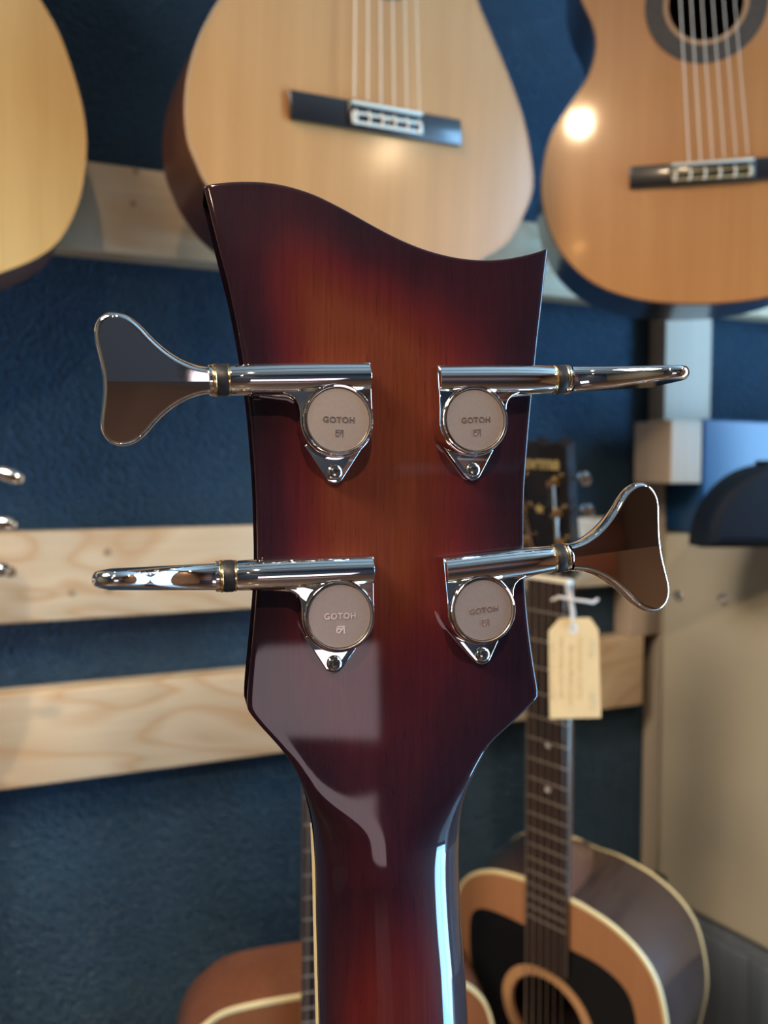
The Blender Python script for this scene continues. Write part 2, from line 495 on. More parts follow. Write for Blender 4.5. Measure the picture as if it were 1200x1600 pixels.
# ------------------------------------------------------------------ wall rails, post, blocks
def rail(z0, z1, x0, x1, label):
    o = MB().box(x0, x1, .95, WY1 - .0005, z0, z1, .0025).build('wall_rail', M['pine'])
    return tag(o, label, 'wooden rail', 'horizontal pine rails fixed on the dark wall')
r1 = rail(.954, 1.054, -1.2, 2.0, 'topmost pine rail behind the hanging guitars on the navy wall')
r2 = rail(.531, .634, -1.2, .7995, 'middle pine rail on the navy wall, behind the lower left tuning key')
r3 = rail(.342, .450, -1.2, .7995, 'lowest pine rail on the navy wall, under the middle rail')
def knot(parent, x, z, r, mat='nail'):
    MB().lathe([(r, 0), (r, .0008), (r * .6, .0012), (0, .0012)], 20, Matrix.Translation((x, .95, z)) @ Matrix.Rotation(pi / 2, 4, 'X')).build('knot' if mat != 'nail' else 'screw_hole', M[mat], parent)
def wallpt(px, py):
    d = FW + (px - 600) / FPX * RT + (800 - py) / FPX * UP
    t = (.95 - CP.y) / d.y
    return CP + t * d
for px, py, r, m in ((168, 862, .0045, 'nail'), (112, 925, .0045, 'nail'), (170, 921, .0045, 'nail'), (16, 893, .006, 'pine_knot'), (212, 268, .004, 'nail'), (208, 318, .004, 'nail')):
    p = wallpt(px, py)
    knot(r1 if py < 500 else r2, p.x, p.z, r, m)
tag(MB().box(.830, .921, .9495, WY1 - .0015, BZ + .0005, WZ1 - .0001, .002).build('wall_post', M['pine_up']),
    'upright wooden post on the wall left of the tan cabinet', 'post')
tag(MB().box(.7735, .8297, .870, .9495, .686, .777, .002).build('wood_block', M['post']),
    'square wooden block fixed beside the upright post, above the tan cabinet', 'wood block')
tag(MB().box(.7715, .8297, .9505, WY1 - .0005, .4502, .5308, .0015).build('wood_spacer', M['post']),
    'short wooden spacer between middle and lowest rail, against the post', 'wood block')

# ------------------------------------------------------------------ amplifier stack and plinth at the right
A0 = Vector((.800, .915, 0))                 # rear left corner on the plinth
AD = Vector((.2249, -.9744, 0))              # along the visible side, towards the room
AW = Vector((.9744, .2249, 0))
def aframe(z): return frame(Vector((A0.x, A0.y, z)), AW, -AD, Vector((0, 0, 1)))
cab = empty('speaker_cabinet', aframe(.06))
tag(cab, 'tall tan vinyl covered speaker cabinet standing right of the post', 'speaker cabinet')
MB().box(0, .30, -.47, 0, .0, .551, .008).build('cabinet_box', M['tan'], cab)
MB().box(.03, .27, -.4735, -.4695, .04, .52, .002).build('grille', M['black'], cab)
for yy, zz in ((-.0294, .462), (-.0995, .466)):
    MB().lathe([(.008, 0), (.008, .002), (.005, .005), (0, .0055)], 20, Matrix.Translation((0, yy, zz)) @ Matrix.Rotation(-pi / 2, 4, 'Y')).build('stud', M['chrome_soft'], cab)
MB().box(-.010, .02, -.02, .004, .0, .035, .006).build('corner_protector', M['black'], cab)
head = empty('amplifier_head', Matrix.Translation((.8305, .9475, .6115)))
tag(head, 'glossy black amplifier head on top of the tan speaker cabinet', 'amplifier')
MB().box(0, .46, -.077, 0, .0, .168, .006).build('amplifier_box', M['amp_sheen_blue'], head)
# black rounded case in front
q_ = at(1228, 835, .90)
cs = empty('instrument_case', frame(Vector((q_.x, q_.y, .612)), RT, Vector((0, 0, 1)), RT.cross(Vector((0, 0, 1)))))
tag(cs, 'black round topped padded case beside the black amplifier at the picture edge', 'case')
MB().prism([(.092 * cos(pi * i / 40), .100 * sin(pi * i / 40)) for i in range(41)], -.055, 0, bev=.014, bsegs=5).build('case_shell', M['case_black'], cs)
MB().box(-.02, .02, .0985, .104, -.04, -.025, .0015).build('handle', M['black'], cs)
# plinth
pl = empty('display_plinth', aframe(-.36))
tag(pl, 'grey boarded plinth carrying the tan speaker cabinet', 'plinth')
MB().box(.012, .30, -.68, -.0, .0, .412, .003).build('plinth_box', M['greywood'], pl)
for i in range(9):
    MB().box(.0, .0115, -.675 + i * .075 + .001, -.675 + (i + 1) * .075 - .001, .0, .396, .0015).build('board', M['greywood'], pl)

# ------------------------------------------------------------------ guitars
def guitar_body(root, outline, depth, top_m, side_m, back_m, bind_m, hole=None, holer=.0, bind=.0022, back_bind=True):
    """outline in the root frame, z=0 is the soundboard's face"""
    O = outline
    MB().prism(offset_loop(O, -.001), -.0028, 0, [circle(hole[0], hole[1], holer, 48)] if hole else []).build('soundboard', top_m, root)
    ins = offset_loop(O, -.004)
    n = len(O)
    v = []; f = []
    for L, z in ((O, -.003), (O, -depth + .003), (ins, -depth + .003), (ins, -.003)):
        v += [(p[0], p[1], z) for p in L]
    for r in range(4):
        for i in range(n):
            j = (i + 1) % n; q = (r + 1) % 4
            f.append((r * n + i, r * n + j, q * n + j, q * n + i))
    obj('side', v, f, side_m, root, 50)
    MB().prism(offset_loop(O, -.0005), -depth, -depth + .003).build('back_panel', back_m, root)
    def band(z0, z1, nm):
        out = offset_loop(O, .0006); inn = offset_loop(O, -bind)
        v = []; f = []
        for L, z in ((out, z0), (out, z1), (inn, z1), (inn, z0)): v += [(p[0], p[1], z) for p in L]
        for r in range(4):
            for i in range(n):
                j = (i + 1) % n; q = (r + 1) % 4
                f.append((r * n + i, r * n + j, q * n + j, q * n + i))
        obj(nm, v, f, bind_m, root, 50)
    band(-.0035, .0006, 'binding')
    if back_bind: band(-depth - .0004, -depth + .0035, 'back_binding')

def rosette(root, c, r0, r1, r2, r3, m_ring, m_main, z=.0006):
    o = MB().prism(circle(*c, r3, 64), 0.0001, z, [circle(*c, r1, 64)]).build('rosette', m_main, root)
    MB().prism(circle(*c, r1, 64), 0.0001, z, [circle(*c, r0, 64)]).build('inner_ring', m_ring, o)
    return o

def strings(root, a, b, mats, r0=.00032, r1=.0006):
    k = len(a)
    for i, (p, q) in enumerate(zip(a, b)):
        rr = r1 + (r0 - r1) * (i / (k - 1))
        MB().tube([p, q], rr, 8).build('string', mats[min(i, len(mats) - 1)], root)

def classical_bridge(root, c, L, Hh, rot, sx0, sx1, deco):
    Mx = Matrix.Translation((c[0], c[1], 0)) @ Matrix.Rotation(rot, 4, 'Z')
    br = MB().box(-L / 2, L / 2, -Hh / 2, Hh / 2, .0001, .0055, .0018, Mx).box(sx0 - .002, sx1 + .002, -Hh / 2 + .001, Hh / 2 - .001, .003, .0085, .0012, Mx).build('bridge', M['ebony'], root)
    MB().box(sx0, sx1, Hh * .28, Hh * .28 + .0028, .006, .0115, .0008, Mx).build('saddle', M['bone'], br)
    m = MB()
    m.box(sx0, sx1, -Hh * .05, Hh * .04, .0080, .0098, .0006, Mx)
    m.box(sx0, sx1, -Hh * .40, -Hh * .29, .0080, .0098, .0006, Mx)
    m.box(sx0, sx0 + .003, -Hh * .40, Hh * .04, .0080, .0098, .0006, Mx)
    m.box(sx1 - .003, sx1, -Hh * .40, Hh * .04, .0080, .0098, .0006, Mx)
    m.build('tie_block', M[deco], br)
    k = MB()
    for i in range(6):
        x = sx0 + .004 + (sx1 - sx0 - .008) * i / 5
        k.tube([Mx @ Vector((x, Hh * .1, .0095)), Mx @ Vector((x + .001, -Hh * .15, .0104)), Mx @ Vector((x - .001, -Hh * .42, .0095))], .0011, 8)
    k.build('string_tie', M['nylon'], br)
    return br

def neck_head(root, y0, y1, w0, w1, z, head_l, neck_m, board_m, x0=0, slope=0.0, frets=(), nutw=None, mats_fret='fret'):
    """fretboard + neck from the body (y0) to the nut (y1); centre line shifts by slope"""
    def cx(y): return x0 + slope * (y - y0)
    v = []; f = []
    pr = [(y0, w0), (y1, w1)]
    MB().add([(cx(y0) - w0, y0, z - .005), (cx(y0) + w0, y0, z - .005), (cx(y1) + w1, y1, z - .005), (cx(y1) - w1, y1, z - .005),
              (cx(y0) - w0, y0, z), (cx(y0) + w0, y0, z), (cx(y1) + w1, y1, z), (cx(y1) - w1, y1, z)],
             [(0, 1, 2, 3), (4, 5, 6, 7), (0, 1, 5, 4), (1, 2, 6, 5), (2, 3, 7, 6), (3, 0, 4, 7)]).build('fretboard', board_m, root, 0)
    return cx

# --- pale guitar, top left -------------------------------------------------
def hanger(root, y):
    m = MB()
    m.tube([(-.028, y, .012), (-.030, y, -.010), (-.012, y + .002, -.032), (.012, y + .002, -.032), (.030, y, -.010), (.028, y, .012)], .005, 10)
    return m

def hung_guitar(name, label, c, z, azn, roll, outline, depth, hole, holer, ros, mats, bridge, nut, bridge_c, half_b, half_n, bind=.0018, back_bind=False):
    n = hdir(azn); X = Vector((0, 0, 1)).cross(n).normalized(); Y = n.cross(X)
    if roll:
        a = radians(roll); X, Y = X * cos(a) + Y * sin(a), -X * sin(a) + Y * cos(a)
    root = empty(name, frame(at(c[0], c[1], z), X, Y, n))
    tag(root, label, 'guitar')
    O = spline(outline, True, 6)
    guitar_body(root, O, depth, mats[0], mats[1], mats[1], mats[2], hole, holer, bind, back_bind)
    if ros: rosette(root, hole, ros[0], ros[1], 0, ros[2], M['rosette_ring'], M['rosette'])
    if bridge: classical_bridge(root, *bridge)
    # neck: along the line from the hole to the nut
    hx, hy = hole
    dirv = (Vector(nut) - Vector(bridge_c)).normalized()
    perp = Vector((dirv.y, -dirv.x))
    def P2(t, s, zz):
        q = Vector(bridge_c) + dirv * t + perp * s
        return (q.x, q.y, zz)
    Ln = (Vector(nut) - Vector(bridge_c)).length
    t0 = (Vector(hole) - Vector(bridge_c)).length + holer * .9
    v = [P2(t0, -.030, .0005), P2(t0, .030, .0005), P2(Ln, .0255, .0005), P2(Ln, -.0255, .0005), P2(t0, -.030, .007), P2(t0, .030, .007), P2(Ln, .0255, .007), P2(Ln, -.0255, .007)]
    q = [(0, 1, 2, 3), (4, 5, 6, 7), (0, 1, 5, 4), (1, 2, 6, 5), (2, 3, 7, 6), (3, 0, 4, 7)]
    MB().add(v, q).build('fretboard', M['board'], root, 0)
    t1 = (max(p[1] for p in O) - bridge_c[1])
    nk = MB()
    vv = []; ff = []
    for i, t in enumerate((t1 - .01, t1 + .04, Ln)):
        for k in range(9):
            a = pi * k / 8
            vv.append(P2(t, -.0255 * cos(a), .0004 - (.075 if i == 0 else .019) * sin(a)))
    for i in range(2):
        for k in range(8): ff.append((i * 9 + k, i * 9 + k + 1, i * 9 + k + 10, i * 9 + k + 9))
        ff.append((i * 9, i * 9 + 8, i * 9 + 17, i * 9 + 9))
    ff.append(tuple(range(9))); ff.append(tuple(range(18, 27)))
    nk.add(vv, ff).build('neck', mats[1], root)
    hb = [P2(Ln, -.026, 0)[:2], P2(Ln, .026, 0)[:2], P2(Ln + .03, .034, 0)[:2], P2(Ln + .19, .036, 0)[:2], P2(Ln + .195, 0, 0)[:2], P2(Ln + .19, -.036, 0)[:2], P2(Ln + .03, -.034, 0)[:2]]
    MB().prism(hb, -.018, -.002, bev=.002).build('headstock', mats[1], root)
    MB().box(-.026, .026, -.003, .003, 0, .009, .0008, Matrix.Translation(P2(Ln, 0, 0)) @ Matrix.Rotation(-math.atan2(dirv.x, dirv.y), 4, 'Z')).build('nut', M['bone'], root)
    ra = []; rb = []
    for i in range(6):
        s = -1 + 2 * i / 5
        ra.append(P2(.004, s * half_b, .0112)); rb.append(P2(Ln, s * half_n, .009))
    strings(root, ra, rb, [M['nylon']] * 6, .00045, .00062)
    return root

L_out = [(-.085, -.150), (-.05, -.146), (-.02, -.136), (.0288, -.1142), (.0622, -.0947), (.0826, -.0736), (.0978, -.0405), (.1048, -.0085), (.1072, .0227), (.1042, .0526),
         (.0955, .0868), (.0835, .1196), (.0683, .1447), (.050, .175), (.038, .205), (.035, .235), (.043, .27), (.052, .30), (.050, .335), (.028, .368), (-.02, .390), (-.085, .395)]
L_out = L_out + [(-.17 - x, y) for x, y in L_out[-2:0:-1]]
hung_guitar('classical_guitar', 'pale blond spruce topped guitar hanging at the top left picture corner', (-60, 220), .70, 150, 0, L_out, .10,
            (-.085, .185), .048, (.048, .051, .060), (M['spruce'], M['mahogany'], M['spruce']),
            ((-.085, .02), .16, .026, 0, -.04, .04, 'bone'), (-.085, .64), (-.085, .02), .029, .021, bind=.0012)

M_out = [(.01, -.153), (.06, -.148), (.105, -.131), (.1398, -.1068), (.1682, -.0847), (.1881, -.0498), (.1970, -.0201), (.1916, .0133), (.1782, .0512), (.1545, .0922), (.1319, .1255), (.1141, .1528),
         (.106, .178), (.104, .205), (.112, .24), (.124, .275), (.128, .31), (.115, .345), (.08, .370), (.035, .382), (-.018, .383),
         (-.07, .368), (-.115, .335), (-.141, .29), (-.147, .25), (-.140, .21), (-.127, .175), (-.122, .145), (-.127, .115), (-.140, .088), (-.1554, .0644), (-.1702, .0322), (-.1792, -.0006), (-.1821, -.0314), (-.179, -.0607), (-.1705, -.0808),
         (-.1604, -.0979), (-.138, -.121), (-.10, -.140), (-.05, -.151)]
hung_guitar('classical_guitar', 'amber cedar topped classical guitar hanging directly behind the bass headstock', (584, 188), .75, 152, -2.5, M_out, .095,
            (-.005, .183), .042, (.042, .045, .066), (M['cedar'], M['rosewood'], M['rosette_ring']),
            ((.0052, .0008), .189, .0258, .109, -.0335, .0445, 'bone'), (-.022, .60), (.009, .008), .036, .021, bind=.0010)

R_l = [(-.0651, -.1467), (-.1078, -.1352), (-.1402, -.1174), (-.1657, -.091), (-.182, -.0612), (-.1911, -.0244), (-.190, .0117), (-.1803, .0472), (-.1605, .0782), (-.141, .1089),
       (-.1329, .1402), (-.1367, .1652), (-.1512, .1985), (-.158, .235), (-.152, .275), (-.13, .31), (-.09, .332), (-.05, .339)]
R_out = [(-.006, -.151)] + [(-.012 - x, y) for x, y in R_l] + [(-.012, .341)] + R_l[::-1]
hung_guitar('classical_guitar', 'orange classical guitar with dark rosette hanging at the top right picture corner', (1118, 262), .86, 188, 0, R_out, .095,
            (-.0138, .180), .0405, (.0405, .0455, .0655), (M['cedar_r'], M['navy_side'], M['rosewood']),
            ((-.0055, -.0055), .176, .0235, .018, -.044, .043, 'gold'), (-.052, .60), (0, .002), .031, .021, bind=.0012)

# --- steel string guitars standing below -----------------------------------
def standing_guitar(name, label, A, X, Y, n, outline, depth, mats, hw_nut, hw_end, end_y, joint_y, hole, holer, ringr, fret_pos, dots, bottom, strs, back_bind=True):
    root = empty(name, frame(A + Y * bottom, X, Y, n))
    tag(root, label, 'guitar')
    off = -bottom
    O = [(x, y + off) for x, y in spline(outline, True, 6)]
    def T(m): return m
    body_z = -.008
    # local builder shifted so that z=0 of the body is 8 mm under the fretboard face
    sub = Matrix.Translation((0, off, 0))
    hole2 = (hole[0], hole[1] + off)
    def shift(o_, dz): o_.data.transform(Matrix.Translation((0, 0, dz)))
    before = set(root.children)
    guitar_body(root, O, depth, mats[0], mats[1], mats[1], mats[2], hole2, holer, .0032, back_bind)
    rosette(root, hole2, holer + .0005, holer + .002, 0, ringr, M['board'], mats[3])
    for ch in root.children:
        shift(ch, body_z)
        for g in ch.children: shift(g, body_z)
    def hw(y): return hw_nut + (hw_end - hw_nut) * (y / end_y)
    v = [(-hw(end_y), end_y, -.0078), (hw(end_y), end_y, -.0078), (hw_nut, 0, -.006), (-hw_nut, 0, -.006), (-hw(end_y), end_y, 0), (hw(end_y), end_y, 0), (hw_nut, 0, 0), (-hw_nut, 0, 0)]
    q = [(0, 1, 2, 3), (4, 5, 6, 7), (0, 1, 5, 4), (1, 2, 6, 5), (2, 3, 7, 6), (3, 0, 4, 7)]
    fb = MB().add(v, q, sub).build('fretboard', M['board'], root, 0)
    for y in fret_pos:
        MB().tube([(-hw(y) + .0005, y + off, .0004), (hw(y) - .0005, y + off, .0004)], .0011, 8).build('fret', M['fret'], fb)
    for y in dots:
        MB().lathe([(.0032, 0), (.0032, .0003), (0, .0003)], 20, Matrix.Translation((.002, y + off, 0))).build('position_dot', M['pearl'], fb)
    for s in (-1, 1):
        MB().tube([(s * hw_nut, off, -.001), (s * hw(end_y), end_y + off, -.001)], .0010, 8).build('binding_strip', M['fret'], fb)
    nv = []; nf = []
    for i, (y, d) in enumerate(((joint_y - .004, .102), (joint_y + .018, .092), (joint_y + .040, .055), (joint_y + .062, .021), (0, .015))):
        for k in range(11):
            a = pi * k / 10
            nv.append((-hw(y) * cos(a) * (.98), y, -.006 - (d) * sin(a) ** .8))
    for i in range(4):
        for k in range(10): nf.append((i * 11 + k, i * 11 + k + 1, i * 11 + k + 12, i * 11 + k + 11))
        nf.append((i * 11, i * 11 + 10, i * 11 + 21, i * 11 + 11))
    nf.append(tuple(range(11))); nf.append(tuple(range(44, 55)))
    MB().add(nv, nf, sub).build('neck', mats[4], root)
    MB().box(-hw_nut - .0008, hw_nut + .0008, .0, .005, -.006, .003, .0008, sub).build('nut', M['bone'], root)
    for i in range(strs):
        s = -1 + 2 * i / (strs - 1)
        MB().tube([(s * hw_nut * .82, off, .0028), (s * (hw_end + .001) * .88, hole[1] - .13 + off, .005)], .00075 - .0005 * i / (strs - 1), 8).build('string', M['steel'], root)
    MB().box(-.075, .075, hole[1] - .15, hole[1] - .12, body_z, body_z + .009, .003, sub).build('bridge', M['ebony'], root)
    return root, off

def neck_frame(a, za, b_, zb, azx):
    A = at(*a, za); B = at(*b_, zb); Y = (A - B).normalized()
    X = hdir(azx); X = (X - Y * X.dot(Y)).normalized()
    return A, X, Y, X.cross(Y)

fr_all = [-.62 * (1 - 2 ** (-k / 12)) for k in range(1, 21)]
# right: black headstock with a star, black double pickguard
A, X, Y, n = neck_frame((856, 908), .82, (852, 1510), .886, 132)
G_r = [(0, -.3655), (.026, -.364), (.0487, -.366), (.0787, -.373), (.1076, -.389), (.127, -.413), (.138, -.452), (.1405, -.49), (.135, -.53), (.129, -.565), (.131, -.60), (.148, -.645), (.17, -.69), (.182, -.735), (.182, -.78), (.168, -.82), (.13, -.85), (.06, -.866)]
G_out = G_r + [(0, -.868)] + [(-x, y) for x, y in G_r[:0:-1]]
acg, off = standing_guitar('acoustic_guitar', 'acoustic guitar with black star headstock and black pickguards standing by the tan cabinet', A, X, Y, n, G_out, .115,
    (M['spruce_o'], M['dark_side'], M['ivory'], M['rosette_ring'], M['mahogany']), .0262, .0262, -.458, -.365, (-.002, -.527), .047, .0625,
    [f for f in [-.62 * (1 - 2 ** (-k / 12)) * 1.0 for k in range(1, 19)] if f > -.455], [-.185, -.237], -.868, 6)
pg = [(.0244, -.4247), (.0649, -.4261), (.0946, -.441), (.106, -.473), (.106, -.52), (.097, -.565), (.075, -.595), (.04, -.607), (0, -.605), (-.04, -.607), (-.075, -.595), (-.1, -.56), (-.110, -.51),
      (-.1116, -.4686), (-.1085, -.445), (-.0967, -.431), (-.073, -.4245), (-.034, -.423)]
MB().prism([(x, y + off) for x, y in spline(pg, True, 5)], -.0079, -.0072, [circle(-.002, -.527 + off, .0615, 48)]).build('pickguard', M['pickguard'], acg)
# headstock tilted back, with logo, star, posts and keys
HT = Matrix.Translation((0, off + .004, -.004)) @ Matrix.Rotation(radians(13), 4, 'X')
hs_out = [(-.0275, 0), (.0275, 0), (.031, .018), (.0315, .06), (.034, .10), (.0365, .146), (.024, .150), (.012, .146), (0, .151), (-.012, .146), (-.024, .150), (-.0365, .146), (-.034, .10), (-.0315, .06), (-.031, .018)]
hs = MB().prism(hs_out, -.016, 0, M=HT).build('headstock', M['black'], acg)
MB().prism(hs_out, .0001, .0012, M=HT).build('headstock_face', M['black'], hs, 0)
text_mesh('Norma', .019, .0003, M['gold'], hs, 'logo', HT @ Matrix.Translation((-.002, .128, .0016)), bold=.0006, shear=.3)
star = []
for i in range(10):
    r = .0062 if i % 2 == 0 else .0028
    a = pi / 2 + i * pi / 5
    star.append((r * cos(a) - .002, .078 + r * sin(a)))
MB().prism(star, .0012, .0018, M=HT).build('star_inlay', M['gold'], hs, 0)
for k, yy in enumerate((.042, .076, .110)):
    for s in (-1, 1):
        MB().lathe([(.0052, .0012), (.0052, .003), (.0032, .004), (.0032, .010), (.0038, .0125), (0, .013)], 20, HT @ Matrix.Translation((s * .0205, yy, 0))).build('tuning_post', M['brass'], hs)
        kx = s * .045
        m = MB().tube([(s * .030, yy, -.010), (s * .041, yy, -.010)], .0022, 10, HT)
        m.lathe([(0, -.004), (.0055, -.003), (.0075, 0), (.0055, .003), (0, .004)], 20, HT @ Matrix.Translation((s * .047, yy, -.010)))
        m.build('tuning_key', M['chrome'], hs)
        MB().tube([HT @ Vector((s * .0205, yy, .006)), HT @ Vector((s * .012, .004, .003))], .0009, 8).build('string_end', M['steel'], hs)

# left, mostly hidden behind the bass
A, X, Y, n = neck_frame((515, 1000), .75, (515, 1573), .80, 80)
F_r = [(.01, -.384), (.055, -.3845), (.100, -.387), (.135, -.3905), (.152, -.396), (.170, -.415), (.180, -.44), (.184, -.47), (.180, -.51), (.168, -.55), (.160, -.585), (.163, -.62), (.175, -.66), (.195, -.71), (.205, -.755), (.20, -.80), (.18, -.835), (.12, -.862), (.05, -.872)]
F_l = [(-.04, -.3848), (-.0749, -.387), (-.1073, -.392), (-.1267, -.403), (-.149, -.425), (-.162, -.455), (-.164, -.49), (-.158, -.53), (-.145, -.57), (-.140, -.60), (-.145, -.635), (-.158, -.68), (-.176, -.73), (-.184, -.78), (-.175, -.82), (-.14, -.85), (-.08, -.866), (-.02, -.873)]
fp = []
sc_ = .665; y14 = -.3918
base = -sc_ * (1 - 2 ** (-14 / 12))
shiftf = y14 - base
aco2, off2 = standing_guitar('acoustic_guitar', 'brown acoustic guitar half hidden behind the neck of the bass', A, X, Y, n, F_r + F_l[::-1], .085,
    (M['sun_top'], M['mahogany'], M['ivory'], M['rosette_ring'], M['mahogany']), .024, .0295, -.458, -.385, (.01, -.54), .049, .062,
    [f for f in [-sc_ * (1 - 2 ** (-k / 12)) + shiftf for k in range(1, 19)] if -.455 < f < -.003], [-.325], -.873, 6, False)
MB().prism([(-.024, 0), (.024, 0), (.033, .02), (.034, .17), (-.034, .17), (-.033, .02)], -.016, -.001, M=Matrix.Translation((0, off2 + .005, 0)), bev=.002).build('headstock', M['mahogany'], aco2)

# guitar stands under both (below the picture)
def stand(root_g, label):
    best = None
    bpy.context.view_layer.update()
    for c in root_g.children:
        if c.type == 'MESH' and c.name.startswith('back_panel'):
            for v in c.data.vertices:
                w = c.matrix_world @ v.co
                if best is None or w.z < best.z: best = w
    for c in root_g.children:
        if c.type == 'MESH' and c.name.startswith('soundboard'):
            for v in c.data.vertices:
                w = c.matrix_world @ v.co
                if w.z < best.z: best = w
    r = empty('guitar_stand', Matrix.Translation((best.x, best.y, BZ)))
    tag(r, label, 'guitar stand')
    h = max(best.z - BZ - .0085, .012)
    for a in (0.3, 2.4, 4.5):
        MB().tube([(0, 0, h - .004), (.13 * cos(a), .13 * sin(a), .008)], .006, 10).build('leg', M['black'], r)
    MB().box(-.05, .05, -.03, .03, h - .006, h + .006, .003).build('cradle', M['black'], r)
stand(acg, 'low black stand under the star headstock guitar')
stand(aco2, 'low black stand under the half hidden brown guitar')

# ------------------------------------------------------------------ price tag
tg = frame(at(897, 1050, .775), RT, UP, -FW)
s_ = .775 / FPX
tagroot = empty('price_tag', tg @ Matrix.Translation((0, -72 * s_, 0)))
tag(tagroot, 'buff paper price tag on white string hanging from the star headstock guitar', 'price tag')
oy = 72
def tp(px, py): return ((px - 897) * s_, (1050 - py + oy) * s_)
MB().prism([tp(857, 986), tp(874, 966), tp(922, 965), tp(935, 984), tp(939, 1121), tp(859, 1123)], 0, .0005, [circle(*tp(895, 982), .0016, 16)]).build('tag_card', M['tagpaper'], tagroot, 0)
MB().prism(circle(*tp(895, 982), .0055, 24), .0006, .0008, [circle(*tp(895, 982), .0017, 16)]).build('eyelet', M['reinf'], tagroot, 0)
def tline(txt, px, py, size, m, sp=1.0):
    x, y = tp(px, py)
    text_mesh(txt, size, .00008, M[m], tagroot, 'handwriting', Matrix.Translation((x, y, .0006)) @ Matrix.Rotation(-pi / 2, 4, 'Z'), shear=.2, spacing=sp, bold=.00008)
tline('1970s', 924, 1012, .0085, 'inkblue')
tline('$395', 925, 1095, .0085, 'inkblue')
tline('Norma single 12 string', 907, 1042, .0078, 'ink', .9)
tline('Star inlay, Made in Japan', 893, 1054, .0078, 'ink', .85)
tline('New strings, plays well', 878, 1042, .0078, 'ink', .9)
tline('ask at the counter', 864, 1050, .0072, 'ink', 1.1)
tline('original condition', 886, 1070, .004, 'tagpaper') if False else None
c_ = MB()
def t3(px, py, z): return (*tp(px, py), z)
c_.tube([t3(895, 982, .001), t3(893, 965, .003), t3(890, 945, .003), t3(888, 930, .0), t3(887, 905, -.006)], .0011, 8)
c_.tube([t3(896, 982, -.001), t3(898, 962, -.002), t3(894, 945, .002), t3(892, 925, .0)], .0011, 8)
c_.tube([t3(862, 938, .0), t3(872, 932, .004), t3(890, 936, .005), t3(910, 938, .005), t3(926, 941, .002), t3(934, 936, .0)], .0015, 8)
c_.build('string', M['cord'], tagroot)

# ------------------------------------------------------------------ instrument at the left edge (only key ends show)
lf = frame(at(-120, 820, .62), RT, UP, -FW)
le = empty('electric_guitar', lf)
tag(le, 'instrument left of the picture whose chrome tuning keys poke in at the left edge', 'guitar')
k_ = .62 / FPX
le.matrix_world = lf
MB().prism([(-.05, -.1), (.02, -.1), (.035, -.06), (.035, .08), (.0, .10), (-.05, .09)], -.014, 0, bev=.002).build('headstock', M['mahogany'], le)
MB().box(-.035, .01, -.5, -.098, -.022, -.002, .008).build('neck', M['mahogany'], le)
for (px, py, an) in ((20, 742, 18), (8, 817, 5), (-4, 893, -12)):
    x = (px + 120) * k_; y = (820 - py) * k_
    m = MB().tube([(.03, y - .004, -.004), (x - .014, y - .001, -.004)], .0022, 12)
    m.lathe([(0, -.011), (.004, -.010), (.0055, -.006), (.0055, .006), (.004, .010), (0, .011)], 24, Matrix.Translation((x - .004, y, -.004)) @ Matrix.Rotation(radians(90 - an), 4, 'Z') @ Matrix.Rotation(pi / 2, 4, 'X'))
    m.build('tuning_key', M['chrome'], le)

# ------------------------------------------------------------------ the bass in front
D0 = .24
BYAW = radians(14)
Bn = (-FW * cos(BYAW) + RT * sin(BYAW)).normalized()      # faces the camera, turned a little to the right
BX = UP.cross(Bn).normalized(); BY = UP.copy()
BO = at(600, 800, D0)
BLEN = 1.02                                                # from the reference point down to the body's end
rootB = empty('bass_guitar', frame(BO - BY * BLEN, BX, BY, Bn))
tag(rootB, 'dark red sunburst bass guitar seen from behind, headstock filling the middle of the picture', 'bass guitar')
def hp(px, py, z=0):
    """point of the headstock's back plane seen at a pixel, in bass coordinates"""
    d = FW + (px - 600) / FPX * RT + (800 - py) / FPX * UP
    t = ((BO + Bn * z - CP).dot(Bn)) / d.dot(Bn)
    q = CP + t * d - BO
    return Vector((q.dot(BX), q.dot(BY) + BLEN, z))

EL = [(292, 318), (340, 330), (400, 345), (460, 360), (520, 372), (580, 382), (640, 390), (700, 395), (760, 399), (820, 401), (880, 402), (930, 400), (980, 396), (1030, 391), (1075, 387), (1098, 386), (1110, 388), (1130, 403), (1169, 438), (1199, 459), (1225, 471), (1255, 482), (1290, 489), (1330, 492), (1380, 494), (1440, 495), (1520, 497), (1600, 499), (1800, 503), (2200, 512), (3000, 530)]
ER = [(388, 856), (430, 851), (470, 847), (530, 840), (590, 834), (650, 828), (710, 823), (770, 819), (830, 818), (890, 819), (940, 822), (990, 827), (1040, 834), (1070, 839), (1082, 840), (1093, 837), (1127, 803), (1160, 768), (1187, 751), (1217, 737), (1243, 727), (1269, 721), (1310, 718), (1350, 717), (1400, 718.5), (1460, 722), (1520, 727), (1600, 731), (1800, 741), (2200, 757), (3000, 785)]
TOP = [(318, 292), (330, 288), (360, 284.5), (400, 284), (430, 287), (460, 294), (490, 304), (520, 318), (550, 334), (580, 351), (610, 367), (640, 381), (670, 392), (700, 400), (730, 405), (760, 406.5), (790, 404.5), (820, 399), (840, 393.5), (856, 388)]
def interp(T, x):
    if x <= T[0][0]: return T[0][1]
    for (a, p), (b_, q) in zip(T, T[1:]):
        if x <= b_: return p + (q - p) * (x - a) / (b_ - a)
    return T[-1][1]
EL2 = spline(EL, False, 4); ER2 = spline(ER, False, 4); TOP2 = spline(TOP, False, 4)
def sstep(a, b_, x):
    t = min(1, max(0, (x - a) / (b_ - a))); return t * t * (3 - 2 * t)
